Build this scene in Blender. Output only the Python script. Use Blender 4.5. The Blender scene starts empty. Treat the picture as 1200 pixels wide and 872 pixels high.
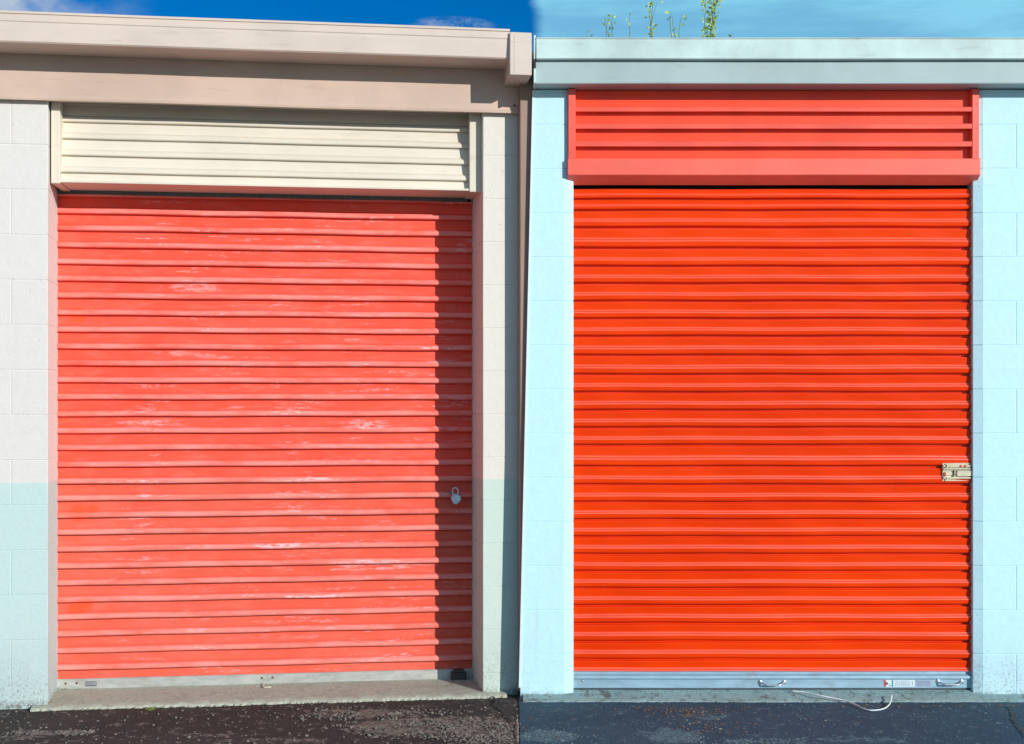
import bpy, bmesh, math, random
from mathutils import Vector, noise as mnoise
random.seed(7)
C = bpy.context.scene.collection
R = math.radians
F, CX, CY, H = 1500.0, 600.0, 470.0, 1.384       # focal length (photo px), vanishing column, horizon row, eye height
TH = R(7.2); YL, YR = 6.06, 5.96
SUN_AZ, SUN_EL = 43.0, 17.0

# ------------------------------------------------------------------ measuring helpers
def Lp(px, py, q=0.0):
    """left facade (turned 7.2 deg): local point on its plane q"""
    u = (px-CX)/F
    s = (q + YL*math.cos(TH)) / (math.cos(TH) - math.sin(TH)*u)
    X, Y = s*u, s
    return (X*math.cos(TH) + (Y-YL)*math.sin(TH), q, H + (CY-py)/F*s)
def Rp(px, py, q=0.0):
    s = YR+q
    return ((px-CX)/F*s, q, H + (CY-py)/F*s)

# ------------------------------------------------------------------ mesh helpers
class MB:
    def __init__(s): s.bm = bmesh.new(); s.mi = 0
    def face(s, vs, smooth=False):
        try:
            f = s.bm.faces.new(vs)
        except ValueError: return
        f.material_index = s.mi; f.smooth = smooth; return f
    def hexa(s, p):   # 8 pts: bottom 4 ccw, top 4 ccw
        v = [s.bm.verts.new(q) for q in p]
        for a in ((3,2,1,0),(4,5,6,7),(0,1,5,4),(1,2,6,5),(2,3,7,6),(3,0,4,7)):
            s.face([v[i] for i in a])
        return v
    def box(s, x0,x1,y0,y1,z0,z1, bev=0, seg=1):
        v = s.hexa([(x0,y0,z0),(x1,y0,z0),(x1,y1,z0),(x0,y1,z0),(x0,y0,z1),(x1,y0,z1),(x1,y1,z1),(x0,y1,z1)])
        if bev: s.bev(v, bev, seg)
        return v
    def bev(s, v, w, seg=1):
        es = {e for q in v for e in q.link_edges}
        bmesh.ops.bevel(s.bm, geom=list(es), offset=w, segments=seg, affect='EDGES', profile=.5, clamp_overlap=True)
    def extr(s, prof, x0, x1, n=1, closed=False, smooth=False, wob=0.0, ends=False, seg_mi=None):
        """profile [(y,z)] swept along x"""
        rows = []
        for i in range(n+1):
            x = x0+(x1-x0)*i/n
            rows.append([s.bm.verts.new((x, y + (wob*math.sin(i*.9+z*31)*math.sin(z*7+i*.33) if wob else 0), z + (wob*.6*math.sin(i*.5+z*13) if wob else 0))) for y, z in prof])
        m = len(prof)
        for i in range(n):
            for j in range(m if closed else m-1):
                k = (j+1) % m
                if seg_mi: s.mi = seg_mi(j)
                s.face([rows[i][j], rows[i+1][j], rows[i+1][k], rows[i][k]], smooth)
        if ends and closed:
            s.face(rows[0]); s.face(rows[-1][::-1])
    def tube(s, pts, r, n=8, cap=True):
        pts = [Vector(p) for p in pts]; rings = []
        for i, p in enumerate(pts):
            t = (pts[min(i+1,len(pts)-1)]-pts[max(i-1,0)]).normalized()
            a = Vector((0,0,1)) if abs(t.z) < .9 else Vector((1,0,0))
            b = t.cross(a).normalized(); c = t.cross(b)
            rr = r[i] if isinstance(r, (list,tuple)) else r
            rings.append([s.bm.verts.new(p + b*math.cos(2*math.pi*k/n)*rr + c*math.sin(2*math.pi*k/n)*rr) for k in range(n)])
        for i in range(len(rings)-1):
            for k in range(n):
                s.face([rings[i][k], rings[i][(k+1)%n], rings[i+1][(k+1)%n], rings[i+1][k]], True)
        if cap: s.face(rings[0][::-1]); s.face(rings[-1])
    def dome(s, c, r, h, axis=(0,-1,0), n=12):
        """bolt or rivet head: flattened dome on a surface facing -y"""
        c = Vector(c); rings = []
        for a in (0, .35, .7, 1.0, 1.3):
            rr = r*math.cos(a); d = h*math.sin(a)
            rings.append([s.bm.verts.new((c.x+rr*math.cos(2*math.pi*k/n), c.y-d, c.z+rr*math.sin(2*math.pi*k/n))) for k in range(n)])
        for i in range(len(rings)-1):
            for k in range(n):
                s.face([rings[i][k], rings[i][(k+1)%n], rings[i+1][(k+1)%n], rings[i+1][k]], True)
        s.face(rings[-1])
    def build(s, name, mats, parent=None):
        bmesh.ops.remove_doubles(s.bm, verts=s.bm.verts, dist=1e-6)
        bmesh.ops.recalc_face_normals(s.bm, faces=s.bm.faces)
        me = bpy.data.meshes.new(name); s.bm.to_mesh(me); s.bm.free()
        for m in (mats if isinstance(mats, (list,tuple)) else [mats]): me.materials.append(m)
        o = bpy.data.objects.new(name, me); C.objects.link(o)
        if parent: o.parent = parent
        return o
def tag(o, label=None, cat=None, group=None, kind=None):
    if label: o['label'] = label
    if cat: o['category'] = cat
    if group: o['group'] = group
    if kind: o['kind'] = kind
    return o
def empty(name, loc=(0,0,0), rz=0, parent=None):
    o = bpy.data.objects.new(name, None); C.objects.link(o)
    o.location = loc; o.rotation_euler = (0,0,rz); o.empty_display_size = .2
    if parent: o.parent = parent
    return o

# ------------------------------------------------------------------ materials
def lin(c):
    return tuple(((v/255+.055)/1.055)**2.4 if v/255 > .04045 else v/255/12.92 for v in c)
class NT:
    def __init__(s, nt): s.t = nt; s.n = nt.nodes; s.l = nt.links
    def new(s, typ, **kw):
        n = s.n.new(typ)
        for k, v in kw.items():
            if k == 'ins':
                for i, val in v.items():
                    if hasattr(val, 'is_linked') or isinstance(val, bpy.types.NodeSocket): s.l.new(val, n.inputs[i])
                    else: n.inputs[i].default_value = val
            else: setattr(n, k, v)
        return n
    def math(s, op, a, b=0.0, c=None, clamp=False):
        ins = {0:a, 1:b}
        if c is not None: ins[2] = c
        n = s.new('ShaderNodeMath', operation=op, ins=ins); n.use_clamp = clamp; return n.outputs[0]
    def ramp(s, fac, lo, hi, smooth=True):
        n = s.new('ShaderNodeMapRange', ins={0:fac,1:lo,2:hi,3:0.0,4:1.0})
        n.interpolation_type = 'SMOOTHSTEP' if smooth else 'LINEAR'; return n.outputs[0]
    def mix(s, f, a, b, blend='MIX'):
        n = s.new('ShaderNodeMix', data_type='RGBA', blend_type=blend)
        for sock, v in ((n.inputs[0], f), (n.inputs[6], a), (n.inputs[7], b)):
            if isinstance(v, bpy.types.NodeSocket): s.l.new(v, sock)
            else: sock.default_value = v if not isinstance(v, tuple) or len(v) == 4 else (*v, 1)
        return n.outputs[2]
    def noise(s, vec, scale=5, detail=3, rough=.55, sc=None, off=(0,0,0)):
        m = s.new('ShaderNodeMapping', ins={0:vec}); m.inputs['Scale'].default_value = sc or (1,1,1); m.inputs['Location'].default_value = off
        return s.new('ShaderNodeTexNoise', ins={'Vector':m.outputs[0], 'Scale':scale, 'Detail':detail, 'Roughness':rough}).outputs[0]
def new_mat(name):
    m = bpy.data.materials.new(name); m.use_nodes = True
    t = NT(m.node_tree); b = t.n['Principled BSDF']
    tc = t.new('ShaderNodeTexCoord').outputs['Object']
    sep = t.new('ShaderNodeSeparateXYZ', ins={0:tc})
    return m, t, b, tc, sep.outputs
def bump(t, b, h, dist=.002, strength=1.0):
    n = t.new('ShaderNodeBump', ins={'Height':h, 'Distance':dist, 'Strength':strength})
    t.l.new(n.outputs[0], b.inputs['Normal'])
def setb(t, b, col, rough=.5, metal=0.0, spec=None):
    for k, v in (('Base Color', col), ('Roughness', rough), ('Metallic', metal)):
        if isinstance(v, bpy.types.NodeSocket): t.l.new(v, b.inputs[k])
        else: b.inputs[k].default_value = (*v,1) if isinstance(v, tuple) else v
    if spec is not None: b.inputs['Specular IOR Level'].default_value = spec

def painted_metal(name, col, var=.12, rough=.45, metal=0.0, dirt=.15, dirtcol=(.18,.13,.10), spec=.4, streak=False):
    m, t, b, tc, (x,y,z) = new_mat(name)
    n1 = t.noise(tc, 3, 5, .6); n2 = t.noise(tc, 40, 3, .6, sc=(.15,1,1) if not streak else (1,1,.06))
    dark = tuple(c*(1-var) for c in col); lite = tuple(min(1,c*(1+var)) for c in col)
    c = t.mix(t.ramp(n1,.35,.65), dark, lite)
    d = t.math('MULTIPLY', t.ramp(n2,.56,.75), dirt)
    c = t.mix(d, c, dirtcol)
    setb(t, b, c, t.math('ADD', rough, t.math('MULTIPLY', n1, .15)), metal, spec)
    bump(t, b, t.noise(tc, 6, 2, .5, sc=(.4,1,1)), .0015, .5)
    return m

def block_paint(name, top, low=None, zsplit=0, joint=None, warm=None, stain=.25):
    """thick masonry paint over concrete block, optional lower colour band"""
    m, t, b, tc, (x,y,z) = new_mat(name)
    fine = t.noise(tc, 170, 4, .7); mid = t.noise(tc, 22, 4, .6); big = t.noise(tc, 1.7, 3, .5)
    c = top
    if low:
        edge = t.math('ADD', z, t.math('MULTIPLY', t.noise(tc, 60, 2, .5), .002))
        c = t.mix(t.ramp(edge, zsplit-.001, zsplit+.003), low, top)
    c = t.mix(t.math('MULTIPLY', t.ramp(mid,.4,.75), .10), c, (.45,.43,.42), )
    c = t.mix(t.math('MULTIPLY', t.ramp(big,.45,.7), .10), c, (.62,.55,.52))
    # drip streaks
    st = t.noise(tc, 14, 4, .7, sc=(1,1,.06))
    c = t.mix(t.math('MULTIPLY', t.ramp(st,.60,.78), stain*.55), c, (.35,.31,.28))
    # pits in the block
    pit = t.ramp(t.noise(tc, 80, 3, .6, off=(3,1,7)), .33, .24)
    c = t.mix(t.math('MULTIPLY', pit, .55), c, (.22,.20,.19))
    # splash dirt near the ground, patchy
    am = t.ramp(t.noise(tc, 4.5, 3, .6, sc=(1,1,.5), off=(8,1,3)), .30, .58)
    sp = t.math('MULTIPLY', t.math('MULTIPLY', t.ramp(z, .34, .0), am), t.ramp(t.noise(tc, 75, 6, .85), .48, .62))
    c = t.mix(t.math('MULTIPLY', t.math('MULTIPLY', t.ramp(z, .45, .02), am), .16), c, (.33,.31,.28))
    c = t.mix(t.math('MULTIPLY', sp, .70), c, (.16,.14,.12))
    sp2 = t.math('MULTIPLY', t.ramp(z, .045, .0), t.ramp(t.noise(tc, 30, 5, .75,off=(2,2,2)), .40, .6))
    c = t.mix(t.math('MULTIPLY', sp2, .8), c, (.10,.085,.07))
    setb(t, b, c, .72, 0, .3)
    h = t.math('ADD', t.math('MULTIPLY', fine, .5), t.math('MULTIPLY', mid, .8))
    h = t.math('SUBTRACT', h, t.math('MULTIPLY', pit, .6))
    bump(t, b, h, .0035, .7)
    return m

def door_faded(name):
    m, t, b, tc, (x,y,z) = new_mat(name)
    big = t.noise(tc, 1.4, 4, .6); fine = t.noise(tc, 30, 4, .6, sc=(.25,1,1))
    base = t.mix(t.ramp(big,.35,.7), (.88,.090,.052), (.86,.118,.076))
    low = t.mix(t.ramp(big,.35,.7), (.74,.104,.060), (.73,.130,.084))
    base = t.mix(t.ramp(z, 1.010, 1.018), low, base)
    base = t.mix(t.math('MULTIPLY', t.ramp(fine,.45,.75), .30), base, (.86,.22,.17))
    # unfaded round orange spots
    for (px, py, r) in ((92,370,.05),(92,601,.055),(100,708,.05),(88,716,.05),(108,598,.04)):
        cx, _, cz = Lp(px, py, .29)
        d = t.math('SQRT', t.math('ADD', t.math('POWER', t.math('SUBTRACT', x, cx), 2), t.math('POWER', t.math('SUBTRACT', z, cz), 2)))
        base = t.mix(t.math('MULTIPLY', t.ramp(d, r, r*.45), .7), base, (.90,.085,.022))
    # chalky rubbed scuffs, stretched along the slats, kept to the middle of the door
    s1 = t.noise(tc, 9, 6, .72, sc=(.28,0,3.4)); s2 = t.noise(tc, 60, 5, .8, sc=(.35,0,1.2)); cl = t.noise(tc, 2.3, 2, .5, off=(5,0,2))
    zone = 0.0
    for (px, py, rx, ry) in ((225,418,.22,.028),(190,498,.26,.035),(270,480,.10,.03),(430,497,.22,.03),(140,607,.22,.018),(300,640,.35,.02),(440,662,.35,.035),(380,697,.2,.02),(230,337,.15,.04),(470,330,.10,.02),(330,745,.3,.02),(330,560,.3,.03)):
        cx, _, cz = Lp(px, py, .29)
        q = t.math('ADD', t.math('POWER', t.math('DIVIDE', t.math('SUBTRACT', x, cx), rx), 2), t.math('POWER', t.math('DIVIDE', t.math('SUBTRACT', z, cz), ry), 2))
        zone = t.math('MAXIMUM', zone, t.math('MULTIPLY', t.ramp(q, 1.3, .1), .09))
    edge = t.math('MULTIPLY', t.ramp(x, Lp(70,0,.29)[0], Lp(190,0,.29)[0]), 1.0)
    sc_ = t.math('MULTIPLY', t.math('MULTIPLY', t.ramp(t.math('ADD', s1, zone), .54, .63), t.ramp(t.math('ADD', s2, t.math('MULTIPLY', zone, .5)), .46, .58)), edge)
    sc_ = t.math('MULTIPLY', sc_, t.ramp(cl, .30, .55))
    # rubbed more where the rib stands proud
    crest = t.ramp(y, .284, .270)
    sc_ = t.math('MULTIPLY', sc_, t.math('ADD', t.math('MULTIPLY', crest, .5), .48))
    base = t.mix(sc_, base, (.86,.60,.62))
    ch = t.math('MULTIPLY', t.math('MULTIPLY', crest, t.ramp(t.noise(tc, 5, 5, .7, sc=(.5,0,2)), .25, .65)), .62)
    base = t.mix(ch, base, (.88,.36,.33))
    # grime
    g = t.math('MULTIPLY', t.ramp(t.noise(tc, 12, 4, .7, sc=(1,1,.1)), .58, .8), .22)
    base = t.mix(g, base, (.30,.06,.04))
    setb(t, b, base, .62, 0, .16)
    bump(t, b, t.noise(tc, 7, 3, .5, sc=(.4,1,1)), .002, .5)
    return m

def door_gloss(name):
    m, t, b, tc, (x,y,z) = new_mat(name)
    big = t.noise(tc, 1.2, 3, .5)
    base = t.mix(t.ramp(big,.3,.7), (.76,.036,.0002), (.86,.050,.0004))
    g = t.math('MULTIPLY', t.ramp(t.noise(tc, 50, 4, .7, sc=(.12,1,1)), .55, .8), .25)
    base = t.mix(g, base, (.82,.085,.02))
    d = t.math('MULTIPLY', t.ramp(t.noise(tc, 15, 4, .7, sc=(.6,1,.5),off=(1,4,2)), .6, .8), .15)
    base = t.mix(d, base, (.30,.03,.01))
    setb(t, b, base, t.math('ADD', .14, t.math('MULTIPLY', t.noise(tc, 4, 4, .6, sc=(.3,1,2)), .20)), 0, .32)
    bump(t, b, t.noise(tc, 5, 2, .5, sc=(.25,1,1)), .003, .5)
    return m

def galv(name, col, rough=.42, metal=.75, var=.15):
    m, t, b, tc, (x,y,z) = new_mat(name)
    n = t.noise(tc, 35, 4, .65, sc=(.3,1,1)); n2 = t.noise(tc, 8, 3, .6)
    c = t.mix(t.ramp(n,.3,.7), tuple(v*(1-var) for v in col), tuple(min(1,v*(1+var)) for v in col))
    c = t.mix(t.math('MULTIPLY', t.ramp(n2,.55,.75), .35), c, (.30,.27,.23))
    setb(t, b, c, t.math('ADD', rough, t.math('MULTIPLY', n, .2)), metal)
    bump(t, b, n, .0008, .5)
    return m

def asphalt(name, dark, mid, stone, wornmask, dust):
    """wornmask: list of (cx, cy, rx, ry, strength) ellipses in object space where the seal coat has worn off"""
    m, t, b, tc, (x,y,z) = new_mat(name)
    v = t.new('ShaderNodeTexVoronoi', ins={'Vector':tc, 'Scale':120.0}); cell = v.outputs['Distance']; vc = v.outputs['Color']
    v2 = t.new('ShaderNodeTexVoronoi', ins={'Vector':tc, 'Scale':55.0})
    fine = t.noise(tc, 180, 4, .7); med = t.noise(tc, 20, 8, .78, sc=(.9,.75,1)); big = t.noise(tc, 2.2, 4, .6)
    c = t.mix(t.ramp(big,.3,.7), dark, mid)
    c = t.mix(t.math('MULTIPLY', t.ramp(fine,.4,.7), .5), c, tuple(q*1.7 for q in mid))
    # worn patches: aggregate shows
    w = t.math('MULTIPLY', t.ramp(med, .55, .66), .30)
    for (cx, cy, rx, ry, st) in wornmask:
        dx = t.math('POWER', t.math('DIVIDE', t.math('SUBTRACT', x, cx), rx), 2)
        dy = t.math('POWER', t.math('DIVIDE', t.math('SUBTRACT', y, cy), ry), 2)
        e = t.math('MULTIPLY', t.ramp(t.math('ADD', dx, dy), 1.5, .1), st)
        w = t.math('MAXIMUM', w, t.ramp(t.math('ADD', t.math('MULTIPLY', e, .21), med), .55, .63))
    w = t.math('MULTIPLY', w, t.ramp(t.noise(tc, 55, 5, .8, off=(7,2,3)), .38, .52))
    gr = t.ramp(t.noise(tc, 75, 4, .75, off=(1,2,3)), .38, .62)
    sc_ = t.mix(gr, tuple(q*.40 for q in stone), stone)
    c = t.mix(t.math('MULTIPLY', w, .85), c, sc_)
    # separate pale stones
    sp = t.math('MULTIPLY', t.ramp(v2.outputs['Distance'], .22, .14), t.ramp(t.noise(tc, 26, 2, .5, off=(9,9,9)), .58, .64))
    c = t.mix(t.math('MULTIPLY', sp, .8), c, tuple(min(1,q*1.3) for q in stone))
    # dust gathered by the wall
    du = t.math('MULTIPLY', t.ramp(t.noise(tc, 8, 5, .7, off=(4,4,4)), .50, .68), t.math('MULTIPLY', t.ramp(y, 5.55, 5.9), .6))
    c = t.mix(du, c, dust)
    setb(t, b, c, .92, 0, .25)
    h = t.math('ADD', t.math('MULTIPLY', t.ramp(cell, .0, .5), -.5), t.math('MULTIPLY', fine, .7))
    h = t.math('ADD', h, t.math('MULTIPLY', med, 1.6))
    h = t.math('ADD', h, t.math('MULTIPLY', sp, .6))
    bump(t, b, h, .006, .8)
    return m

def concrete(name, col, stain):
    m, t, b, tc, (x,y,z) = new_mat(name)
    n = t.noise(tc, 60, 5, .75); n2 = t.noise(tc, 6, 5, .7, sc=(.5,1,1)); n3 = t.noise(tc, 22, 5, .75, off=(3,3,3))
    c = t.mix(t.ramp(n,.3,.7), tuple(q*.8 for q in col), tuple(min(1,q*1.15) for q in col))
    c = t.mix(t.math('MULTIPLY', t.ramp(n2,.45,.7), .45), c, tuple(q*.62 for q in col))
    c = t.mix(t.math('MULTIPLY', t.ramp(n3,.52,.68), stain), c, (.075,.065,.055))
    setb(t, b, c, .9, 0, .25)
    bump(t, b, t.math('ADD', n, n3), .004, .6)
    return m

def plain(name, col, rough=.5, metal=0.0, var=.15, scale=60):
    m, t, b, tc, _ = new_mat(name)
    n = t.noise(tc, scale, 3, .6)
    c = t.mix(t.ramp(n,.3,.7), tuple(v*(1-var) for v in col), tuple(min(1,v*(1+var)) for v in col))
    setb(t, b, c, rough, metal)
    bump(t, b, n, .0008, .4)
    return m

ZS = 1.014
M = {}
M['wallL'] = block_paint('cream_block_paint', (.68,.655,.625), (.50,.645,.635), ZS)
M['pierL'] = block_paint('cream_pier_paint', (.70,.67,.61), (.55,.665,.60), ZS, stain=.45)
M['wallR'] = block_paint('aqua_block_paint', (.53,.815,.90), stain=.30)
M['gutter'] = painted_metal('tan_gutter', (.62,.52,.45), .05, .5, dirt=.12)
M['fascia'] = painted_metal('tan_fascia', (.56,.42,.34), .06, .55, dirt=.15)
M['spout'] = painted_metal('brown_downspout', (.30,.20,.155), .08, .5)
M['hoodL'] = painted_metal('cream_hood', (.68,.62,.52), .04, .5, dirt=.12)
M['stripL'] = painted_metal('cream_strip', (.66,.60,.50), .04, .5, dirt=.15)
M['doorL'] = door_faded('faded_red_slats')
M['doorR'] = door_gloss('glossy_orange_slats')
M['beadR'] = painted_metal('rubbed_orange_bead', (.86,.115,.062), .05, .22, dirt=.3, dirtcol=(.80,.04,.004), spec=.6)  # paler orange paints the sky's reflection along the slat beads
M['hoodR'] = painted_metal('coral_red_hood', (.88,.135,.09), .06, .35, dirt=.10, dirtcol=(.4,.05,.03), spec=.5)
M['hoodRin'] = painted_metal('red_hood_panel', (.88,.115,.075), .08, .3, dirt=.10, dirtcol=(.4,.05,.03), spec=.5)
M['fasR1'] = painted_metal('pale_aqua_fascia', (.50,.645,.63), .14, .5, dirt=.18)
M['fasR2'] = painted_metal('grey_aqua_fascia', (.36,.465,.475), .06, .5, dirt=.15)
M['railL'] = galv('grey_bottom_rail', (.42,.43,.40), .5, .25)
M['railR'] = galv('bright_bottom_rail', (.35,.53,.65), .30, .35, .08)
M['steel'] = galv('steel_fitting', (.55,.60,.64), .28, .9)
M['zinc'] = galv('zinc_latch', (.56,.53,.38), .4, .45)
M['red_dot'] = plain('red_rivet', (.70,.05,.02), .4)
M['violet_dot'] = plain('violet_rivet', (.42,.16,.30), .4)
M['rust'] = plain('rusty_bolt', (.16,.06,.03), .8)
M['black'] = plain('black_rubber', (.025,.025,.028), .7)
M['lock'] = galv('padlock_steel', (.62,.74,.84), .35, .45)
M['white'] = plain('white_paper', (.62,.74,.80), .6, 0, .05)
M['ink'] = plain('dark_ink', (.06,.09,.14), .6)
M['greypaper'] = plain('grey_paper', (.30,.38,.50), .6, 0, .06)
M['green'] = plain('green_ink', (.06,.30,.28), .6)
M['cord'] = plain('white_cord', (.62,.70,.72), .7, 0, .2, 200)
M['strap'] = plain('frayed_strap', (.50,.46,.36), .85, 0, .25, 200)
M['stem'] = plain('weed_stem', (.16,.19,.05), .7)
M['leaf'] = plain('weed_leaf', (.36,.46,.07), .55, 0, .35, 30)
M['leaf2'] = plain('weed_leaf_green', (.20,.30,.05), .55, 0, .35, 30)
M['dry'] = plain('dry_leaf', (.16,.095,.05), .85, 0, .4, 25)
M['dry2'] = plain('dry_grass', (.27,.22,.13), .85, 0, .4, 25)
M['pebble'] = plain('pebble', (.15,.13,.11), .85, 0, .4, 20)
M['pebbleb'] = plain('dark_pebble', (.045,.04,.038), .85, 0, .3, 20); M['pebblec'] = plain('light_pebble', (.20,.18,.15), .85, 0, .3, 20); M['pebbled'] = plain('blue_dark_pebble', (.03,.06,.09), .85, 0, .3, 20)
M['pebble2'] = plain('pale_pebble', (.14,.19,.21), .85, 0, .4, 20)
M['concL'] = concrete('tan_concrete', (.43,.44,.355), .35)
M['concR'] = concrete('aqua_grey_concrete', (.25,.36,.36), .85)
M['roof'] = plain('roof_sheet', (.42,.42,.42), .6)
M['dark'] = plain('dark_void', (.010,.006,.006), .9)

# ------------------------------------------------------------------ ground
def gx(px, py): # ground point seen at a photo pixel
    s = H*F/(py-CY); return ((px-CX)/F*s, s)
wornL = []
for (px, py, rx, ry, st) in ((520,850,.42,.17,1.0),(430,835,.30,.09,.8),(70,858,.16,.03,.9),(580,862,.25,.14,.8),(330,866,.25,.05,.4),(20,862,.1,.05,.5),(250,860,.2,.04,.35)):
    a, b_ = gx(px,py); wornL.append((a,b_,rx,ry,st))
wornR = []
for (px, py, rx, ry, st) in ((640,862,.14,.10,.9),(790,862,.12,.12,1.0),(900,868,.2,.04,.4),(1000,866,.3,.06,.35),(830,840,.10,.05,.6)):
    a, b_ = gx(px,py); wornR.append((a,b_,rx,ry,st))
M['aspL'] = asphalt('old_asphalt', (.030,.026,.024), (.045,.039,.036), (.36,.31,.26), wornL, (.10,.085,.07))
M['aspR'] = asphalt('blue_grey_asphalt', (.022,.055,.090), (.035,.078,.115), (.17,.30,.34), wornR, (.06,.085,.09))  # cool shade tone of this side put into the asphalt colour
g = MB(); g.box(-150,150,-150,150,-.3,-.012); tag(g.build('ground', concrete('tan_gravel_lot', (.37,.29,.23), .3)), kind='structure')  # unseen lot, coloured tan to bounce warm light into the shadows
def sheet(name, mat, x0, x1, y0, y1, z, crack=None):
    m = MB(); nx, ny = 60, 14
    vs = [[m.bm.verts.new((x0+(x1-x0)*i/nx, y0+(y1-y0)*j/ny, z + (random.uniform(-.0015,.0015) if 0<i<nx and 0<j<ny else 0))) for i in range(nx+1)] for j in range(ny+1)]
    for j in range(ny):
        for i in range(nx): m.face([vs[j][i],vs[j][i+1],vs[j+1][i+1],vs[j+1][i]], True)
    return tag(m.build(name, mat), kind='structure')
XS = .032
sheet('asphalt', M['aspL'], -9, XS-.0, 2.6, 6.6, -.006)
sheet('asphalt_apron', M['aspR'], XS+.001, 9, 2.6, 6.2, -.001)

# ------------------------------------------------------------------ block walls
def blocks(m, x0f, x1f, y0, y1, zs, joint_x=None, blk=.4064, x0b=None, x1b=None, x0top=None, gap=.0022, bev=.0022):
    """courses between the heights zs; x0f/x1f front edges, x0b/x1b back edges, x0top = leaning outer edge at the top"""
    x0b = x0f if x0b is None else x0b; x1b = x1f if x1b is None else x1b
    ztop, zbot = zs[-1], zs[0]
    lean = (lambda z: 0) if x0top is None else (lambda z: (x0top-x0f)*(z-zbot)/(ztop-zbot))
    # mortar core
    k = .0018
    def quad(a, b, ab, bb, z, kk): return [(a+kk,y0+kk,z),(b-kk,y0+kk,z),(bb-kk,y1,z),(ab+kk,y1,z)]
    lz0, lz1 = lean(zbot), lean(ztop)
    m.hexa(quad(x0f+lz0,x1f,x0b+lz0,x1b,zbot,k)+quad(x0f+lz1,x1f,x0b+lz1,x1b,ztop-.001,k))
    for i in range(len(zs)-1):
        za, zb = zs[i]+gap/2, zs[i+1]-gap/2
        cuts = []
        if joint_x is not None:
            off = 0 if i % 2 else blk/2
            j = joint_x+off
            while j > x0f: j -= blk
            j += blk
            while j < x1f:
                if j-x0f > .03 and x1f-j > .03: cuts.append(j)
                j += blk
        xs = [None]+cuts+[None]
        for a in range(len(xs)-1):
            def ed(z):
                l = lean(z); jt = random.uniform(-.0004,.0004)
                fa = x0f+l if xs[a] is None else xs[a]+gap/2
                fb = x1f if xs[a+1] is None else xs[a+1]-gap/2
                ba = x0b+l if xs[a] is None else xs[a]+gap/2
                bb = x1b if xs[a+1] is None else xs[a+1]-gap/2
                return [(fa,y0,z),(fb,y0,z),(bb,y1-.002,z),(ba,y1-.002,z)]
            v = m.hexa(ed(za)+ed(zb)); m.bev(v, bev*random.uniform(.6,1.7), 2)

# ================================================================== LEFT BUILDING
LB = empty('storage_building', (0,YL,0), TH)
tag(LB, 'cream block storage building with tan gutter and faded red roll-up door', 'building')
DL = .29
zL = [-.1,.100]+[.100+.2036*n for n in range(1,14)]; zL[-1] = 2.752
xj = Lp(56,560)[0]; xjb = Lp(66,560,DL)[0]
m = MB(); blocks(m, -6.5, xj, 0, .34, zL, joint_x=Lp(13,560)[0], x1b=xjb+.004); m.build('wall', M['wallL'], LB)
xk = Lp(566,560)[0]; xkb = Lp(553,560,DL)[0]
xend = .030
m = MB(); blocks(m, xk, xend, 0, .34, zL, x0b=xkb-.004); m.build('pier', M['pierL'], LB)
ztopF = Lp(300,117)[2]
# fascia board behind the gutter
m = MB(); zf0, zf1 = 2.742, 3.03
m.extr([(-.028,zf0+.004),(-.034,zf0-.004),(-.036,zf0+.006),(-.030,zf0+.014),(-.028,zf1),(.03,zf1),(.03,zf0+.004)], -6.5, Lp(627,100)[0], 60, closed=True, ends=True, wob=.0016)
m.build('fascia', M['fascia'], LB)
# gutter
G = .23; zg0, zg1 = Lp(0,49,-G)[2], Lp(0,13,-G)[2]
xg = Lp(597.5,60,-G)[0]
m = MB()
m.extr([(-.03,zg0),(-G+.006,zg0),(-G,zg0+.006),(-G-.004,zg0+.075),(-G-.004,zg0+.088),(-G-.007,zg0+.092),(-G-.007,zg1-.012),(-G-.012,zg1-.010),(-G-.012,zg1),(-G+.012,zg1),(-G+.012,zg1-.015),(-.03,zg1-.015)], -6.5, xg-.001, 40, closed=True, ends=True, wob=.0009)
gu = m.build('gutter', M['gutter'], LB)
e0 = Lp(597.5,60,-G-.02)[0]; e1 = Lp(623,60,-G-.02)[0]
m = MB(); m.box(e0, e1, -G-.022, -.02, Lp(610,88,-G-.02)[2], Lp(610,38,-G-.02)[2], .003, 2)
m.box(e0+.02, e0+.023, -G-.0235, -G-.0205, Lp(610,86,-G-.02)[2], Lp(610,40,-G-.02)[2])
m.build('gutter_end_box', M['gutter'], gu)
# drip edge seam lines
# downspout
m = MB(); m.box(Lp(609.5,400,-.085)[0], Lp(626,400,-.085)[0], -.088, .0-.002, .02, zg0-.05, .003, 2)
m.build('downspout', M['spout'], LB)
# bolt holes / rust mark
m = MB(); m.dome((Lp(603,124,-.028)[0], -.030, Lp(603,124,-.028)[2]), .006, .003); m.build('fascia_screw', M['rust'], LB)

# ribbed sheets -------------------------------------------------------
def rib_profile(z_top, z_bot, per, y0, phase=0.0, out=.024):
    """going down: flat pan, small step, rounded rib, undercut"""
    unit = [(0,0),(.0,.47),(-.10,.49),(-.34,.53),(-.66,.58),(-.88,.64),(-.98,.71),(-1.0,.78),(-.94,.84),(-.80,.875),(-.45,.885),(.10,.89),(.10,.955),(0,.975)]
    pts = []; k = 0; z = z_top + phase*per
    while z > z_bot:
        for (a, f) in unit:
            zz = z - f*per
            if z_bot <= zz <= z_top: pts.append((y0+a*out, zz))
        z -= per
    return [(y0, z_top)] + pts + [(y0, z_bot)]
# roll-up door
xd0, xd1 = Lp(60,560,DL)[0], Lp(558,560,DL)[0]
zb0 = Lp(67,808,DL)[2]; zb1 = Lp(67,796,DL)[2]
ztopd = Lp(67,227.5,DL)[2]
per = (Lp(67,255,DL)[2]-Lp(67,770,DL)[2])/26.0
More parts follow.
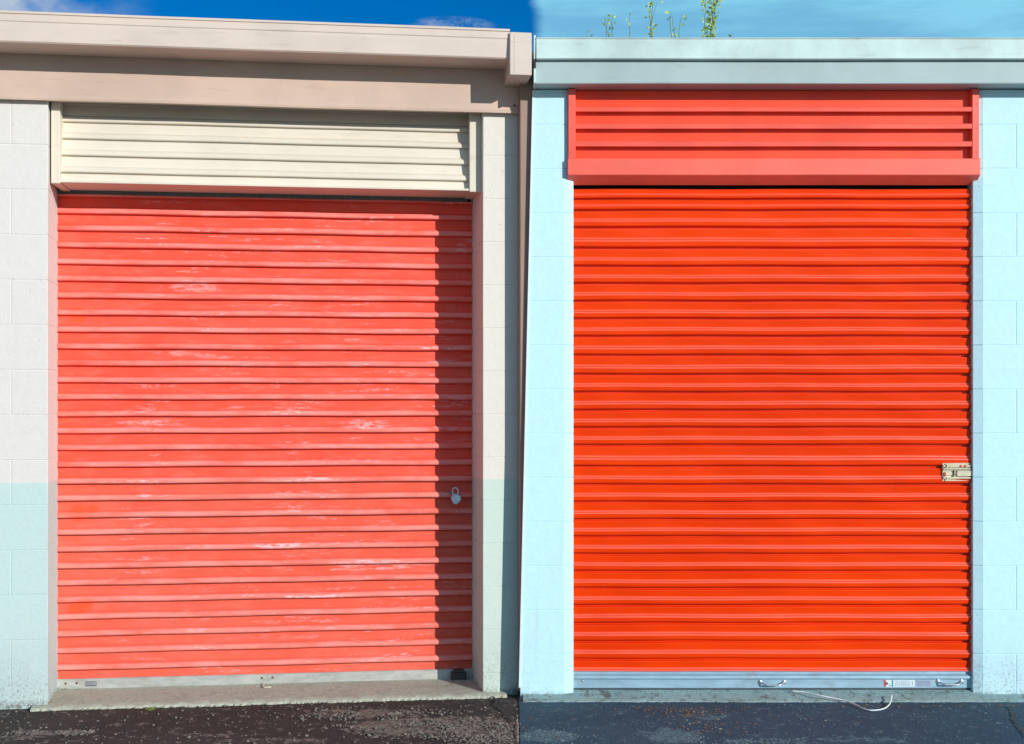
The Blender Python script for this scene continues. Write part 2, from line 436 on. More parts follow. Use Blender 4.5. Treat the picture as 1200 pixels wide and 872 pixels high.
# rib underside lines measured at x=67 : 252, 272 ... 
zl_ref = Lp(67,252.5,DL)[2]
k = math.ceil((ztopd-zl_ref)/per); start = zl_ref + k*per
m = MB(); pr = rib_profile(start, zb1, per, DL-.0, 0.0); pr = [(y,z) for y,z in pr if z <= ztopd]
m.extr(pr, xd0, xd1, 36, smooth=False, wob=.0014)
DLo = m.build('roll_up_door', M['doorL'], LB); DLo['label'] = 'faded coral red ribbed roll-up door with chalky scuffs'
m = MB(); m.extr([(DL-.012,zb0),(DL-.016,zb0+.003),(DL-.016,zb1-.004),(DL-.012,zb1+.001),(DL+.02,zb1+.001),(DL+.02,zb0)], xd0+.001, xd1-.001, 20, closed=True, ends=True, wob=.0005)
m.build('bottom_rail', M['railL'], DLo)
def bolts(pts, fn, q, r, h, mat, parent, name='bolt'):
    for (px,py) in pts:
        x,y,z = fn(px,py,q); m = MB(); m.dome((x,y,z), r, h); m.build(name, mat, parent)
bolts([(77,801),(90,800.5),(307,794.5),(319.5,794)], Lp, DL-.0165, .0055, .004, M['rust'], DLo)
x,y,z = Lp(100,798.5,DL-.017); x2,_,z2 = Lp(113.5,804,DL-.017)
m = MB(); m.box(x,x2,y-.0008,y,z2,z); m.mi=1
m.box(x+.002,x2-.002,y-.0014,y-.0009,z-.0035,z-.002); m.box(x+.002,x2-.002,y-.0014,y-.0009,z2+.002,z2+.0045)
m.build('maker_plate', [plain('plate_grey',(.22,.23,.24),.5), plain('plate_dark',(.08,.08,.085),.5)], DLo)
# bottom guide catch in the shade
x,y,z = Lp(528,787,DL-.03); x2,_,z2 = Lp(546,799,DL-.03)
m = MB(); m.box(x,x2,DL-.05,DL-.018,z2,z,.004); m.box(x+.012,x2-.012,DL-.062,DL-.02,z+.001,z+.012,.002); m.box(x-.006,x2+.006,DL-.055,DL-.022,z2-.012,z2-.001,.002)
m.build('slide_catch', plain('worn_black_steel',(.07,.065,.065),.45,.4), DLo)
# staple on the door that the padlock hangs on
px,py = 533,578
x,y,z = Lp(px,py,DL-.02)
m = MB(); m.tube([(x-.030,DL-.005,z+.001),(x-.026,DL-.024,z),(x-.004,DL-.036,z-.001),(x+.012,DL-.034,z-.001),(x+.020,DL-.018,z),(x+.022,DL-.003,z)], .0032, 8)
m.box(x-.040,x-.018,DL-.021,DL-.004,z-.008,z+.010,.002)
m.build('hasp_staple', galv('rusty_hasp',(.32,.24,.22),.55,.5), DLo)
# hood: ribbed panel between side strips + soffit
HQ = .12
HB = .055; zh0, zh1 = Lp(75,214,HB)[2], 2.86
m = MB(); pr = rib_profile(zh1+.0, zh0+.012, per, HQ+.012, 0, .017)
zr = Lp(75,186,HQ)[2]; k = math.ceil((zh1-zr)/per); start = zr+k*per
pr = [(y+(z-zh0)*.16,z) for y,z in rib_profile(start, zh0+.010, per, HB+.018, 0, .017) if z <= zh1]
xh0, xh1 = Lp(74,170,HQ)[0], Lp(549,170,HQ)[0]
m.extr(pr, xh0-.004, xh1+.004, 30, smooth=False, wob=.0008)
hd = m.build('door_hood', M['hoodL'], LB)
m = MB(); m.box(xh0-.002, xh1+.002, HB-.006, DL-.02, zh0, zh0+.010, .0015); m.build('hood_soffit', M['hoodL'], hd)
xs0 = xj+.002
for (a, b_) in ((xj+.004, xh0+.002),(xh1-.002, xk-.004)):
    m = MB(); m.box(a, b_, HB-.012, DL-.02, zh0-.006, zh1, .003, 2); m.build('hood_side_strip', M['stripL'], hd)
# building mass
m = MB()
m.box(-6.5, -6.3, .31, 8, 0, 2.98); m.box(-6.29, xend, 7.8, 8, 0, 2.98); m.box(xend-.2, xend, .31, 7.79, 0, 2.98)
m.build('side_walls', M['wallL'], LB)
m = MB(); m.box(-6.5, xend, .031, 8.2, 2.985, 3.02); m.box(-6.28, xend-.21, .32, .36, 2.36, 2.98); m.box(-6.28, xend-.21, .9,.95, 0, 2.98); m.build('roof', M['roof'], LB)
m = MB(); m.box(xjb-.1, xkb+.1, .338, .344, 2.20, 2.75); m.box(xjb-.1, xkb+.1, .345, .36, 0.0, 2.4); m.build('door_lintel', M['dark'], LB)  # near-black panels: shade of the gap above the curtain put into colour
# threshold (local to the left building but it is ground)
def sill(name, fn, x0, x1, ys, mat, obj_loc, rz, rag=.006):
    m = MB(); n = 220
    rows = []
    for i in range(n+1):
        x = x0+(x1-x0)*i/n; r = random.uniform(-rag, rag)*.9 + rag*math.sin(i*.5)*.5
        rows.append([m.bm.verts.new((x, y + (r if j == 0 or j == 1 else 0), z)) for j,(y,z) in enumerate(ys)])
    for i in range(n):
        for j in range(len(ys)-1): m.face([rows[i][j],rows[i+1][j],rows[i+1][j+1],rows[i][j+1]], j>0)
    o = m.build(name, mat); o.location = obj_loc; o.rotation_euler = (0,0,rz)
    return tag(o, kind='structure')
sill('threshold', Lp, Lp(36,826,-.05)[0], Lp(594,810,-.05)[0], [(-.064,-.03),(-.058,.001),(-.050,.006),(.0,.010),(.12,.014),(.34,.020)], M['concL'], (0,YL,0), TH)

# ================================================================== RIGHT BUILDING
RB = empty('storage_building', (0,YR,0), 0)
tag(RB, 'aqua painted block storage building with glossy orange-red roll-up door, right one', 'building')
DR = .05
zR = [-.1]+[.2055*n for n in range(1,14)]+[2.835]
ez = zR[-1]
def edge_at(z): # leaning outer edge: 609 px near the ground, 624.5 px under the roof
    return 0
xb = Rp(609,820)[0]-.0; xt = Rp(625,100)[0]
m = MB(); blocks(m, xb, Rp(661,500)[0], 0, .30, zR, x1b=None, x0top=xt, bev=.002, gap=.002, joint_x=None)
# chamfered inner corner piece
def cham(m, xf, xb_, y0, y1, zs):
    for i in range(len(zs)-1):
        za, zb = zs[i]+.002, zs[i+1]-.002
        s = 1 if xb_ > xf else -1
        pts = lambda z: [(xf,y0+.0005,z),(xb_,y1,z),(xb_,.30,z),(xf,.30,z)]  # shallow splay, then square back
        v = m.hexa(pts(za)+pts(zb))
        m.bev(v, .002, 2)
        m.hexa([(p[0]-s*.002, p[1]+.003, p[2]) for p in pts(zs[i])+pts(zs[i+1]-.0005)])
cham(m, Rp(661,500)[0], Rp(672,500,.014)[0], 0, .014, zR)
m.build('wall', M['wallR'], RB)
m = MB(); blocks(m, Rp(1151,500)[0], 8.0, 0, .30, zR, joint_x=Rp(1191,500)[0]+.2032, bev=.002, gap=.002)
cham(m, Rp(1151,500)[0], Rp(1140,500,.012)[0], 0, .012, zR)
m.build('wall', M['wallR'], RB)
# corner trim, thin, leaning with the wall edge
m = MB(); w = .010
m.hexa([(xb-.004,-.003,.05),(xb+w*.5,-.003,.05),(xb+w*.5,.05,.05),(xb-.004,.05,.05),(xt-.004,-.003,2.83),(xt+w*.5,-.003,2.83),(xt+w*.5,.05,2.83),(xt-.004,.05,2.83)])
m.build('corner_trim', plain('pale_trim',(.66,.78,.84),.6,0,.05), RB)
# roof fascias
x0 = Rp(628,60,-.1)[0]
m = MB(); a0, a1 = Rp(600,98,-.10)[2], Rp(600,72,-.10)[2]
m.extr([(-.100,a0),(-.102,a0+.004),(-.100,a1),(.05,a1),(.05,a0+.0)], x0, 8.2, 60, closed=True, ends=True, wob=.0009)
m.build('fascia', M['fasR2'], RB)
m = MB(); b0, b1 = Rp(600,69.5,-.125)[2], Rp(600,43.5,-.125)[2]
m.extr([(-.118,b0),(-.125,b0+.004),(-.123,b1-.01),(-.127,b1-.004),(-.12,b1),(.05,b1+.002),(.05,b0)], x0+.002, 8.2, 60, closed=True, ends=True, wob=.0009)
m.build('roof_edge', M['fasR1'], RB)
m = MB(); m.box(Rp(625.5,50,-.12)[0], x0-.001, -.118, .0, Rp(600,97,-.12)[2], Rp(600,80,-.12)[2], .001); m.box(Rp(625.5,50,-.12)[0], x0-.001, -.118, .0, Rp(600,69,-.12)[2], Rp(600,41,-.12)[2], .001)
m.mi=1; m.box(Rp(625.5,50,-.12)[0]+.001, x0-.002, -.115, .0, Rp(600,79.5,-.12)[2], Rp(600,69.5,-.12)[2])
m.build('fascia_end_cap', [M['fasR1'], M['black']], RB)

# orange door
def wave_profile(z_top, seams, y0, z_bot):
    unit = [(0,0),(-.78,.03),(-.86,.07),(-.70,.42),(-.90,.455),(-.94,.50),(-.90,.54),(-1.10,.575),(-1.14,.62),(-1.05,.80),(-.96,.85),(-.25,.868),(0,.885)]
    pts = []
    for i in range(len(seams)-1):
        za, zb = seams[i], seams[i+1]
        for ui, (a, f) in enumerate(unit): pts.append((y0+a*.023, za+(zb-za)*f, ui))
    return [p for p in pts if z_bot <= p[1] <= z_top]
rows = [222.0-20.0*2, 202, 222.0, 234.5, 247.5, 268.5, 293.0, 313.8, 334.0, 354.5, 375.0, 395.5, 419, 440.6, 461, 482, 502.2, 522.8, 548.5, 569, 589.2, 609.5, 629.5, 650, 670, 690, 710, 731, 752, 773, 793]
rows[12] = 418.0
zr_ = [Rp(900,r_,DR)[2] for r_ in rows]
q0, q1 = Rp(664,500,DR)[0], Rp(1149,500,DR)[0]
zc = Rp(900,785.5,DR)[2]; zc0 = Rp(900,806,DR)[2]
m = MB(); pr = wave_profile(Rp(900,221.5,DR)[2], zr_, DR+.004, zc)
kinds = [p[2] for p in pr]; pr = [(p[0],p[1]) for p in pr]
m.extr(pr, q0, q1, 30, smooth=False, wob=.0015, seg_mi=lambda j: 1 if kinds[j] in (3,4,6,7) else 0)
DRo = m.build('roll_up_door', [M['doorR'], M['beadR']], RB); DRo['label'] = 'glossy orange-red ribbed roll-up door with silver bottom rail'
# bottom rail with a rounded bright bead
m = MB(); za = Rp(900,790,DR)[2]; zb_ = Rp(900,795,DR)[2]
yy = DR-.012
m.extr([(yy,zc0),(yy-.003,zc0+.004),(yy-.003,zb_-.002),(yy-.011,zb_+.001),(yy-.014,zb_+.006),(yy-.013,za-.004),(yy-.006,za),(yy+.001,za+.004),(yy+.002,zc+.001),(yy+.04,zc+.001),(yy+.04,zc0)], q0+.02, q1-.02, 24, closed=True, ends=True, wob=.0005)
m.build('bottom_rail', M['railR'], DRo)
m = MB(); m.box(q0+.02, q1-.02, yy+.004, yy+.03, zc0-.012, zc0-.0005); m.build('rubber_seal', M['black'], DRo)
bolts([(683,797.5)], Rp, yy-.0035, .005, .004, M['steel'], DRo)
def handle(px0, px1, py):
    (x0_,_,z0_), (x1_,_,_) = Rp(px0,py,DR-.02), Rp(px1,py,DR-.02)
    m = MB(); y_ = yy-.0035; n = 14; pts = []
    for i in range(n+1):
        f = i/n; pts.append((x0_+(x1_-x0_)*f, y_-.004-.020*min(1,math.sin(math.pi*f)*1.8), z0_-.010*min(1,math.sin(math.pi*f)*1.5)))
    m.tube(pts, [.0045-.001*abs(2*i/n-1) for i in range(n+1)], 8)
    for xx in (x0_, x1_):
        m.dome((xx, y_, z0_), .0115, .004); m.dome((xx, y_-.003, z0_), .0065, .006)
    m.build('lift_handle', M['steel'], DRo)
handle(891,919,799.5); handle(1099.5,1127,799)
# sticker
def rect(m, px0, py0, px1, py1, q, th=.0006):
    a = Rp(px0,py0,q); b_ = Rp(px1,py1,q); m.box(a[0], b_[0], q-th, q, b_[2], a[2])
m = MB(); sy = yy-.0036
rect(m, 1038,796.8,1072,804.8, sy)
m.mi=1; rect(m, 1072.1,797.2,1092,804.6, sy)
m.mi=2; rect(m, 1036,796.8,1037.9,804.8, sy)
m.mi=3; rect(m, 1045,796.9,1046.8,804.7, sy-.0007)
m.mi=4
a = Rp(1038.2,799,sy-.0012); 
v = [m.bm.verts.new(p) for p in (Rp(1038.2,799,sy-.0012), Rp(1041.5,801.2,sy-.0012), Rp(1038.2,803.4,sy-.0012))]; m.face(v)
rect(m, 1041.8,802.6,1043.6,803.6, sy-.0007)
for r_ in range(5):
    xx = 1048.5
    while xx < 1066:
        w = random.uniform(.8,2.4); rect(m, xx, 797.9+r_*1.35, min(xx+w,1066.5), 798.3+r_*1.35, sy-.0007); xx += w+random.uniform(.5,.9)
rect(m, 1068.8,798.4,1069.4,803.2, sy-.0007)
for r_ in range(4):
    xx = 1074
    while xx < 1089:
        w = random.uniform(.6,2.2); rect(m, xx, 798.4+r_*1.5, min(xx+w,1090), 798.8+r_*1.5, sy-.0007); xx += w+random.uniform(.6,1.2)
m.build('warning_sticker', [M['white'], M['greypaper'], M['red_dot'], M['green'], M['ink']], DRo)
# latch
lq = DR-.022
m = MB()
def lbox(px0,py0,px1,py1,qa,qb,bev=.0015):
    a = Rp(px0,py0,lq); b_ = Rp(px1,py1,lq); m.box(a[0],b_[0],qa,qb,b_[2],a[2],bev)
lbox(1104.5,542.5,1137.5,564.0, lq, lq+.014)
lbox(1104.8,545.0,1137.0,547.6, lq-.006, lq-.0005)
lbox(1104.8,548.6,1137.0,550.4, lq-.009, lq-.0005)
lbox(1104.8,559.0,1137.0,561.2, lq-.008, lq-.0005)
lbox(1121,551.4,1138.8,558.0, lq-.008, lq-.0007)
lbox(1106.5,553.0,1117,557.0, lq-.004, lq-.0007)
lbox(1117.2,551.2,1118.4,558.4, lq-.013, lq-.0007)
lbox(1108.6,543.0,1110.0,548.4, lq-.011, lq-.0065,.0006); lbox(1108.6,559.4,1110.0,563.4, lq-.011, lq-.0085,.0006)
m.mi = 1; lbox(1138.9,549.8,1140.6,558.0, lq-.002, lq+.012)
m.mi = 2
for (px,py) in ((1126,546.3),(1131,546.3)):
    m.dome(Rp(px,py,lq-.0062), .0058, .004)
a = Rp(1106.2,553.5,lq); b_ = Rp(1108.4,558.2,lq); m.box(a[0],b_[0],lq-.006,lq-.0008,b_[2],a[2],.001)
m.mi = 3; m.dome(Rp(1120.8,555.2,lq-.0085), .0062, .005)
m.build('slide_latch', [M['zinc'], M['black'], M['red_dot'], M['violet_dot']], DRo)
# red hood box
HF = -.020
zt, zl0, zl1 = Rp(900,104,HF)[2], Rp(900,205.5,HF)[2], Rp(900,186,HF)[2]
hx0, hx1 = Rp(666,150,HF)[0], Rp(1147.5,150,HF)[0]
m = MB()
PF = HF+.036                                   # recessed sheet behind the bands
bands = [(124.2,130.6),(143.8,150.8),(164.4,171.6)]
ix0, ix1 = Rp(674.5,150,HF)[0], Rp(1139.5,150,HF)[0]
m.box(hx0, ix0, HF, .03, zl1+.001, zt, .0015); m.box(ix1, hx1, HF, .03, zl1+.001, zt, .0015)       # side frames
m.mi = 1; m.box(ix0+.0005, ix1-.0005, PF, PF+.012, zl1+.001, zt); m.mi = 0                                                  # sheet
for (a_, b_) in bands:
    za_, zb2 = Rp(900,a_,HF)[2], Rp(900,b_,HF)[2]
    m.extr([(PF-.0005,za_+.004),(HF+.004,za_-.004),(HF+.001,za_-.007),(HF+.003,zb2+.001),(PF-.0005,zb2+.004)], ix0+.0005, ix1-.0005, 20, closed=False, wob=.0006)
hr = m.build('door_hood', [M['hoodRin'], painted_metal('orange_red_hood_sheet', (.86,.070,.022), .06, .3, dirt=.08, dirtcol=(.4,.05,.03), spec=.4)], RB)  # same paint as the bands, made redder to paint the recess shading
m = MB(); bx0, bx1 = hx0-.002, hx1+.002
zl2 = Rp(900,216.5,DR-.012)[2]
m.extr([(HF-.006,zl0),(HF-.0075,zl0+.003),(HF-.0075,zl1-.003),(HF-.005,zl1),(HF+.03,zl1),(DR-.012,zl1),(DR-.012,zl2-.002)], bx0, bx1, 24, closed=True, ends=True, wob=.0005)
m.build('hood_flange', M['hoodR'], hr)
for s_, xx in ((1,hx0+.012),(-1,hx1-.012)):
    for py_ in (122,150,178):
        mm = MB(); mm.dome((xx, HF-.0004, Rp(900,py_,HF)[2]), .0035, .002, n=8); mm.build('screw', M['hoodRin'], hr)
# mass
m = MB(); m.box(.11,.30,.31,8,0,2.95); m.box(7.8,8.0,.31,8,0,2.95); m.box(.31,7.79,7.8,8,0,2.95); m.build('side_walls', M['wallR'], RB)
m = MB(); m.box(.105,8.2,.051,8.2,2.955,Rp(900,46,-.1)[2]-.02); m.box(.105,8.0,.0,.05,2.84,2.98); m.box(.31,7.79,.9,.95,0,2.9); m.build('roof', M['roof'], RB)
m = MB(); m.box(Rp(650,300)[0], Rp(1165,300)[0], DR+.035, DR+.05, 0, 2.83); m.build('door_lintel', M['dark'], RB)  # near-black backing, its colour painting the shade in the door gap
sill('threshold', Rp, Rp(613,820,-.06)[0], Rp(1215,820,-.06)[0], [(-.080,-.03),(-.074,.001),(-.066,.005),(-.03,.008),(DR-.02,.030),(.12,.034)], M['concR'], (0,YR,0), 0, .004)

# ================================================================== small things
# padlock
x,y,z = Lp(534.5,585,DL-.045)
PO = empty('padlock', (0,0,0)); 
o = PO
w2 = lambda lx,ly,lz: (lx*math.cos(TH)-ly*math.sin(TH), YL+lx*math.sin(TH)+ly*math.cos(TH), lz)
PO.location = w2(x,y,z); PO.rotation_euler = (0, R(-8), TH)
tag(PO, 'small silver padlock hanging on the shaded edge of the faded red door', 'padlock')
m = MB(); n = 10; out = [(-.020,.018),(-.008,.027),(.012,.026),(.023,.010),(.024,-.006),(.010,-.020),(-.002,-.026),(-.014,-.022),(-.022,-.006),(-.024,.008)]
ring = [[m.bm.verts.new((px_*s, yy_, pz_*s)) for px_,pz_ in out] for (s,yy_) in ((.86,-.013),(1,-.009),(1,.009),(.86,.013))]
for i in range(3):
    for k in range(10): m.face([ring[i][k],ring[i][(k+1)%10],ring[i+1][(k+1)%10],ring[i+1][k]], True)
m.face(ring[0]); m.face(ring[3][::-1]); m.build('lock_body', M['lock'], PO)
m = MB(); pts = [(-.012,0,.020),(-.013,0,.034)] + [(.001-.014*math.cos(math.pi*k/8),0,.040+.016*math.sin(math.pi*k/8)) for k in range(9)] + [(.015,0,.030),(.014,0,.020)]
m.tube(pts, .0035, 8); m.build('shackle', M['lock'], PO)

# cord
def gpt(px, py, z=.006):
    s = (H-z)*F/(py-CY); return ((px-CX)/F*s, s, z)
pts0 = [gpt(928,809.5,.037),gpt(945,811.5,.034),gpt(960,815,.028),gpt(976,818,.020),gpt(990,821,.013),gpt(1003,826,.006),gpt(1012,830.5,.005),gpt(1022,832.5,.004),gpt(1034,831,.004),gpt(1041,827,.004),gpt(1044,821,.014),gpt(1045,814.5,.026)]
def cat(p, n=6):
    p = [Vector(a) for a in p]; out = []
    for i in range(len(p)-1):
        a,b_,c,d = p[max(i-1,0)],p[i],p[i+1],p[min(i+2,len(p)-1)]
        for k in range(n):
            t = k/n; out.append(.5*((2*b_)+(-a+c)*t+(2*a-5*b_+4*c-d)*t*t+(-a+3*b_-3*c+d)*t**3))
    return out+[p[-1]]
m = MB(); m.tube(cat(pts0), .0032, 8); co = m.build('cord', M['cord'])
tag(co, 'thin white cord curling from under the orange door onto the asphalt', 'cord')
# frayed strap end under the left door
m = MB()
b0 = w2(*Lp(309,806,DL-.02)); 
for k in range(9):
    a = random.uniform(-1,1); base = Vector(b0)+Vector((a*.006,-.01,-.002)); L_ = random.uniform(.02,.07)
    p = [base]; d = Vector((random.uniform(-.2,.9), random.uniform(-1,-.2), 0)).normalized()
    for j in range(4): p.append(p[-1]+d*L_/4+Vector((random.uniform(-.004,.004),random.uniform(-.004,.004),0)))
    p = [Vector((q.x,q.y,max(.019,q.z-.004*i))) for i,q in enumerate(p)]
    m.tube(p, .0014, 5)
pb = [Vector(b0)+Vector((0,-.004,.012)), Vector(b0)+Vector((0,-.015,.004)), Vector(b0)+Vector((.006,-.06,.0)), Vector(b0)+Vector((.022,-.085,-.001)), Vector(b0)+Vector((.05,-.07,-.001))]
m.tube([Vector((q.x,q.y,max(.020,q.z))) for q in cat(pb)], .0038, 6)
tag(m.build('pull_strap', M['strap']), 'frayed pale pull strap end poking from under the faded red door', 'strap')

# roof weeds
def leafquad(m, c, d, n, L_, W):
    d = d.normalized(); s = d.cross(n).normalized()
    a = c; b_ = c+d*L_*.45+s*W*.5+n*L_*.05; e = c+d*L_; f = c+d*L_*.45-s*W*.5+n*L_*.05
    m.face([m.bm.verts.new(q) for q in (a,b_,e,f)])
def weed(px, toppy, spread, dens, lab, y=.04, two=False, gapy=None):
    x,_,_ = Rp(px,40,y-0.0); zb = b1+.0; zt_ = Rp(px,toppy,y)[2]
    o = empty('roof_weed', (x, YR+y, zb)); tag(o, lab, 'weed', 'weeds on the aqua roof edge')
    hgt = zt_-zb; stems = max(1,int(spread/5)); ms = MB(); ml = MB()
    for s_ in range(stems):
        bx = random.uniform(-.5,.5)*spread/F*YR*.7; tilt = random.uniform(-.18,.18); hh = hgt*random.uniform(.65,1.0)
        p = []; 
        for i in range(8):
            f = i/7; p.append(Vector((bx+tilt*hh*f+.006*math.sin(f*5+s_), random.uniform(-.004,.004)+.01*math.sin(s_+f*2), -.01+hh*f)))
        ms.tube(p, [.0024*(1-.6*i/7) for i in range(8)], 5)
        nl = int(dens*hh*100)
        for _ in range(nl):
            f = random.uniform(.03,1)**.9; i = min(6,int(f*7)); c = p[i].lerp(p[i+1], f*7-i)
            ang = random.uniform(0,6.28); d = Vector((math.cos(ang), math.sin(ang)*.7, random.uniform(.0,.9)))
            tw = c + d.normalized()*random.uniform(.003,.016)
            ml.mi = random.randint(0,1)
            leafquad(ml, tw, d, Vector((random.uniform(-.4,.4),-1,random.uniform(0,.8))).normalized(), random.uniform(.012,.024), random.uniform(.007,.013))
    ms.build('stem', M['stem'], o); ml.build('foliage', [M['leaf'],M['leaf2']], o)
for a in [(686,33,5,.9,'tiny weed tuft at the far left of the aqua roof edge weeds'),
          (713,14,16,.75,'short twin-stemmed weed second from the left on the aqua roof edge'),
          (735,-8,7,.28,'thin sparse weed stalk between the twin-stemmed weed and the bushy pair'),
          (762,-5,15,.75,'loose tall weed in the middle of the aqua roof edge weeds'),
          (791,2,16,.5,'sparse spreading weed just left of the dense upright weed'),
          (832,-14,22,2.7,'dense upright yellow-green weed, the fullest on the aqua roof edge'),
          (857,27,9,.7,'small weed tuft rightmost on the aqua roof edge')]:
    weed(*a)

# litter, pebbles
def onleft(X): # depth of the left wall face at X
    return YL + X*math.tan(TH)
def stones(name, mat, n, fx, lab, cat_, rr=(.002,.006)):
    m = MB()
    for _ in range(n):
        X, Y, r = fx(); r = r*random.uniform(*rr)*(1 if random.random()<.9 else 1.3)
        nf = len(m.bm.faces)
        b = bmesh.ops.create_icosphere(m.bm, subdivisions=1, radius=1)
        sc = Vector((random.uniform(.7,1.4), random.uniform(.7,1.4), random.uniform(.4,.9)))*r
        for v in b['verts']: v.co = Vector((v.co.x*sc.x*random.uniform(.8,1.2)+X, v.co.y*sc.y+Y, v.co.z*sc.z+r*.15-.003))
        if isinstance(mat, list):
            k_ = random.randrange(len(mat))
            for f_ in {f for v in b['verts'] for f in v.link_faces}: f_.material_index = k_
    tag(m.build(name, mat), lab, cat_, kind='stuff')
def fL():
    if random.random() < .80:
        while True:
            cx_, cy_, rx_, ry_, _ = random.choice([wornL[0],wornL[0],wornL[1],wornL[3],wornL[2]]); X = random.gauss(cx_, rx_*.6); Y = random.gauss(cy_, ry_*.6)
            if mnoise.noise(Vector((X*9, Y*9, 1))) > -.05: break
    else: X = random.uniform(-2.8, 0); Y = random.uniform(4.9, 5.95)
    X = min(X, XS-.01); Y = min(Y, onleft(X)-.07); return X, Y, 1
def fR():
    while True:
        if random.random() < .5:
            cx_, cy_, rx_, ry_, _ = random.choice(wornR[:3]); X = random.gauss(cx_, rx_*.7); Y = random.gauss(cy_, ry_*.7)
        else: X = random.uniform(.05, 2.9); Y = YR-.09-abs(random.gauss(0,.4))
        if X > XS+.01 and Y < YR-.09 and mnoise.noise(Vector((X*7, Y*7, 4))) > -.15: return X, Y, 1
stones('gravel', [M['pebble'],M['pebble'],M['pebbleb'],M['pebblec']], 3300, fL, 'loose grey-brown gravel scattered on the worn asphalt before the faded red door', 'gravel', (.0020,.0062))
stones('gravel', [M['pebble2'],M['pebble2'],M['pebbled']], 1500, fR, 'loose blue-grey gravel scattered on the asphalt before the orange door', 'gravel', (.0016,.0052))
def litter(name, mats, spots, lab, cat_):
    m = MB()
    for (px,py,sx,sy,n,z) in spots:
        for _ in range(n):
            X,Y,_z = gpt(px,py,0); X += random.gauss(0,sx); Y += random.gauss(0,sy)
            ang = random.uniform(0,6.28); d = Vector((math.cos(ang), math.sin(ang), random.uniform(-.1,.4)))
            m.mi = random.randint(0,len(mats)-1)
            leafquad(m, Vector((X,Y,z+random.uniform(.001,.008))), d, Vector((random.uniform(-.5,.5),random.uniform(-.7,.1),1)).normalized(), random.uniform(.006,.018), random.uniform(.002,.007))
    tag(m.build(name, mats), lab, cat_, kind='stuff')
litter('leaf_litter', [M['dry'],M['dry2'],M['rust']], [(800,834,.13,.035,210,0),(815,838,.06,.04,80,0),(835,856,.07,.05,60,0),(1060,829,.16,.012,90,0),(1095,816,.08,.02,30,.022),(680,812,.04,.02,60,.020),(700,817,.07,.02,40,.015),(840,850,.16,.08,60,0),(960,850,.5,.10,90,0),(1180,828,.06,.01,30,0),(628,822,.04,.015,50,.004)],
       'dry brown leaf scraps lying along the foot of the aqua building', 'litter')
litter('leaf_litter', [M['dry'],M['dry2'],M['rust']], [(52,826,.022,.010,50,.006),(75,812,.05,.018,45,.018),(35,829,.10,.006,45,.003),(590,812,.04,.010,40,.012),(380,824,.03,.006,18,.0),(540,806,.05,.03,26,.015),(590,850,.12,.1,60,0)],
       'dry scraps caught along the foot of the cream building', 'litter')
# small green weed at the concrete edge
for (px,py,lab) in ((178,832.5,'small green weed sprouting at the concrete edge before the faded red door'),):
    X,Y,_z = gpt(px,py,0)
    o = empty('weed', (X,Y,0)); tag(o, lab, 'weed'); ml = MB()
    for _ in range(22):
        a = random.uniform(0,6.28); leafquad(ml, Vector((random.gauss(0,.004),random.gauss(0,.003),0)), Vector((math.cos(a),math.sin(a)*.6,random.uniform(.3,1.2))), Vector((0,-.6,1)).normalized(), random.uniform(.010,.022), random.uniform(.005,.009))
    ml.build('foliage', [M['leaf2']], o)
# crack in the asphalt near the seam: a dark filled crease
def crack(pts, lab):
    m = MB(); n = len(pts); vs = []
    for i,(px,py) in enumerate(pts):
        X,Y,_z = gpt(px,py,0); w = .005*(1-.5*i/n)+random.uniform(0,.002); vs.append((m.bm.verts.new((X-w,Y,.0035)), m.bm.verts.new((X+w,Y+.002,.0035))))
    for i in range(n-1): m.face([vs[i][0],vs[i][1],vs[i+1][1],vs[i+1][0]])
    tag(m.build('pavement_crack', M['black']), kind='structure')
crack([(577,817),(583,822),(580,827),(590,833),(597,841),(601,846),(606,851)], '')
crack([(1183,829),(1188,838),(1187,843),(1193,850),(1199,858),(1204,866)], '')

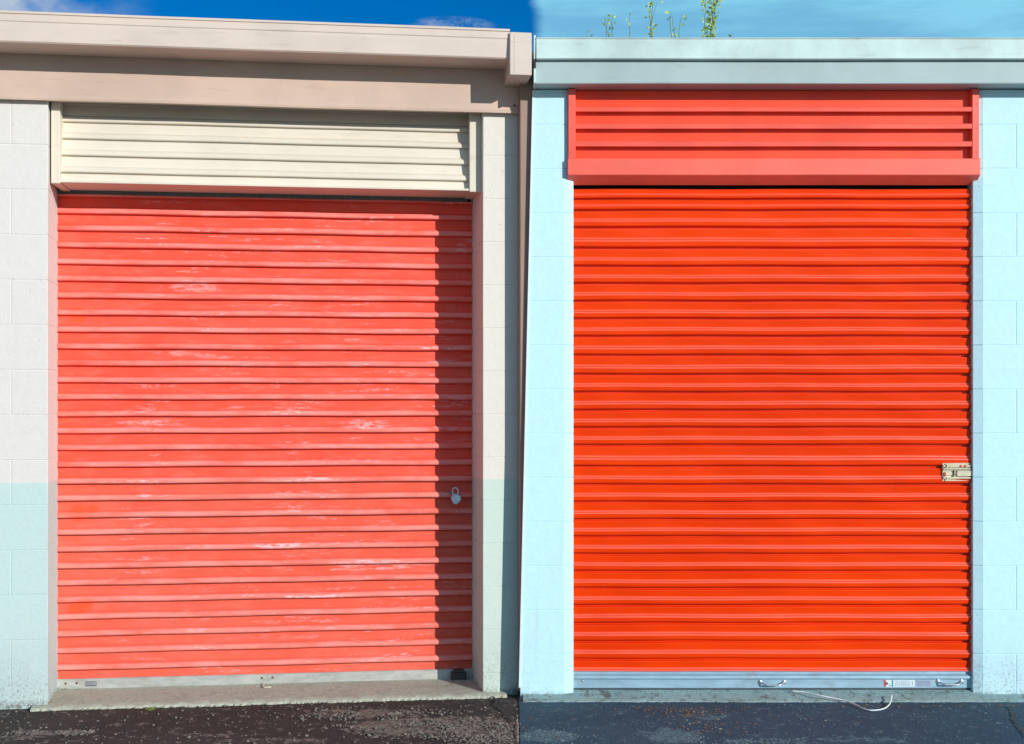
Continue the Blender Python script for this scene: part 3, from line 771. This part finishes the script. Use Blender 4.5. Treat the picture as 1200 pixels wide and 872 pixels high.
# ------------------------------------------------------------------ camera, light, sky
sc = bpy.context.scene
cam = bpy.data.cameras.new('camera'); co = bpy.data.objects.new('camera', cam); C.objects.link(co)
co.location = (0,0,H); co.rotation_euler = (R(90),0,0)
cam.sensor_width = 36; cam.lens = F/1200*36; cam.shift_y = (CY-436)/1200; cam.clip_end = 1000; cam.clip_start = .05
sc.camera = co
sun = bpy.data.lights.new('sun', 'SUN'); so = bpy.data.objects.new('sun', sun); C.objects.link(so)
sun.energy = 4.3; sun.angle = R(.5); sun.color = (1,.95,.88)
ts = Vector((math.sin(R(SUN_AZ))*math.cos(R(SUN_EL)), -math.cos(R(SUN_AZ))*math.cos(R(SUN_EL)), math.sin(R(SUN_EL))))
so.rotation_euler = (-ts).to_track_quat('-Z','Y').to_euler()
w = bpy.data.worlds.new('World'); sc.world = w; w.use_nodes = True
t = NT(w.node_tree); bg = t.n['Background']
sky = t.new('ShaderNodeTexSky', sky_type='NISHITA'); sky.sun_disc = False
sky.sun_elevation = R(SUN_EL); sky.sun_rotation = R(180-SUN_AZ); sky.air_density = 1.0; sky.dust_density = .3; sky.ozone_density = 3.0
hs = t.new('ShaderNodeHueSaturation', ins={'Saturation':1.5, 'Value':1.0, 'Color':sky.outputs[0]})
tc = t.new('ShaderNodeTexCoord').outputs['Generated']; sp = t.new('ShaderNodeSeparateXYZ', ins={0:tc}).outputs
skyc = t.mix(1.0, hs.outputs[0], (.85,.92,1.22), 'MULTIPLY')
# high thin cirrus over the right half, a few wisps on the left
ci = t.noise(tc, 5, 6, .6, sc=(1,1,7)); right = t.ramp(t.math('ADD', sp[0], t.math('MULTIPLY', t.math('SUBTRACT', ci, .5), .02)), .013, .025)
veil = t.math('MULTIPLY', right, t.math('ADD', .66, t.math('MULTIPLY', t.ramp(ci,.38,.66), .34)))
skyc = t.mix(veil, skyc, (3.0,7.6,10.2))
cl = t.noise(tc, 7, 5, .6, sc=(1,1,2), off=(1.3,0,.4))
lm = t.math('MULTIPLY', t.ramp(sp[0], -.25, -.36), t.math('MULTIPLY', t.ramp(cl,.38,.56), .9))
skyc = t.mix(lm, skyc, (6.5,7.4,8.4))
wx = t.math('POWER', t.math('DIVIDE', t.math('ADD', sp[0], .045), .028), 2); wz = t.math('POWER', t.math('DIVIDE', t.math('SUBTRACT', sp[2], .281), .006), 2)
wm = t.math('MULTIPLY', t.ramp(t.math('ADD', wx, wz), 1.6, .1), t.ramp(t.noise(tc, 60, 4, .7, sc=(1,1,2)), .35, .65))
skyc = t.mix(t.math('MULTIPLY', wm, .45), skyc, (6,6.8,8))
t.l.new(skyc, bg.inputs[0]); bg.inputs[1].default_value = .085
sc.view_settings.view_transform = 'Standard'; sc.view_settings.look = 'None'; sc.view_settings.exposure = 0; sc.view_settings.gamma = 1
sc.render.engine = 'CYCLES'
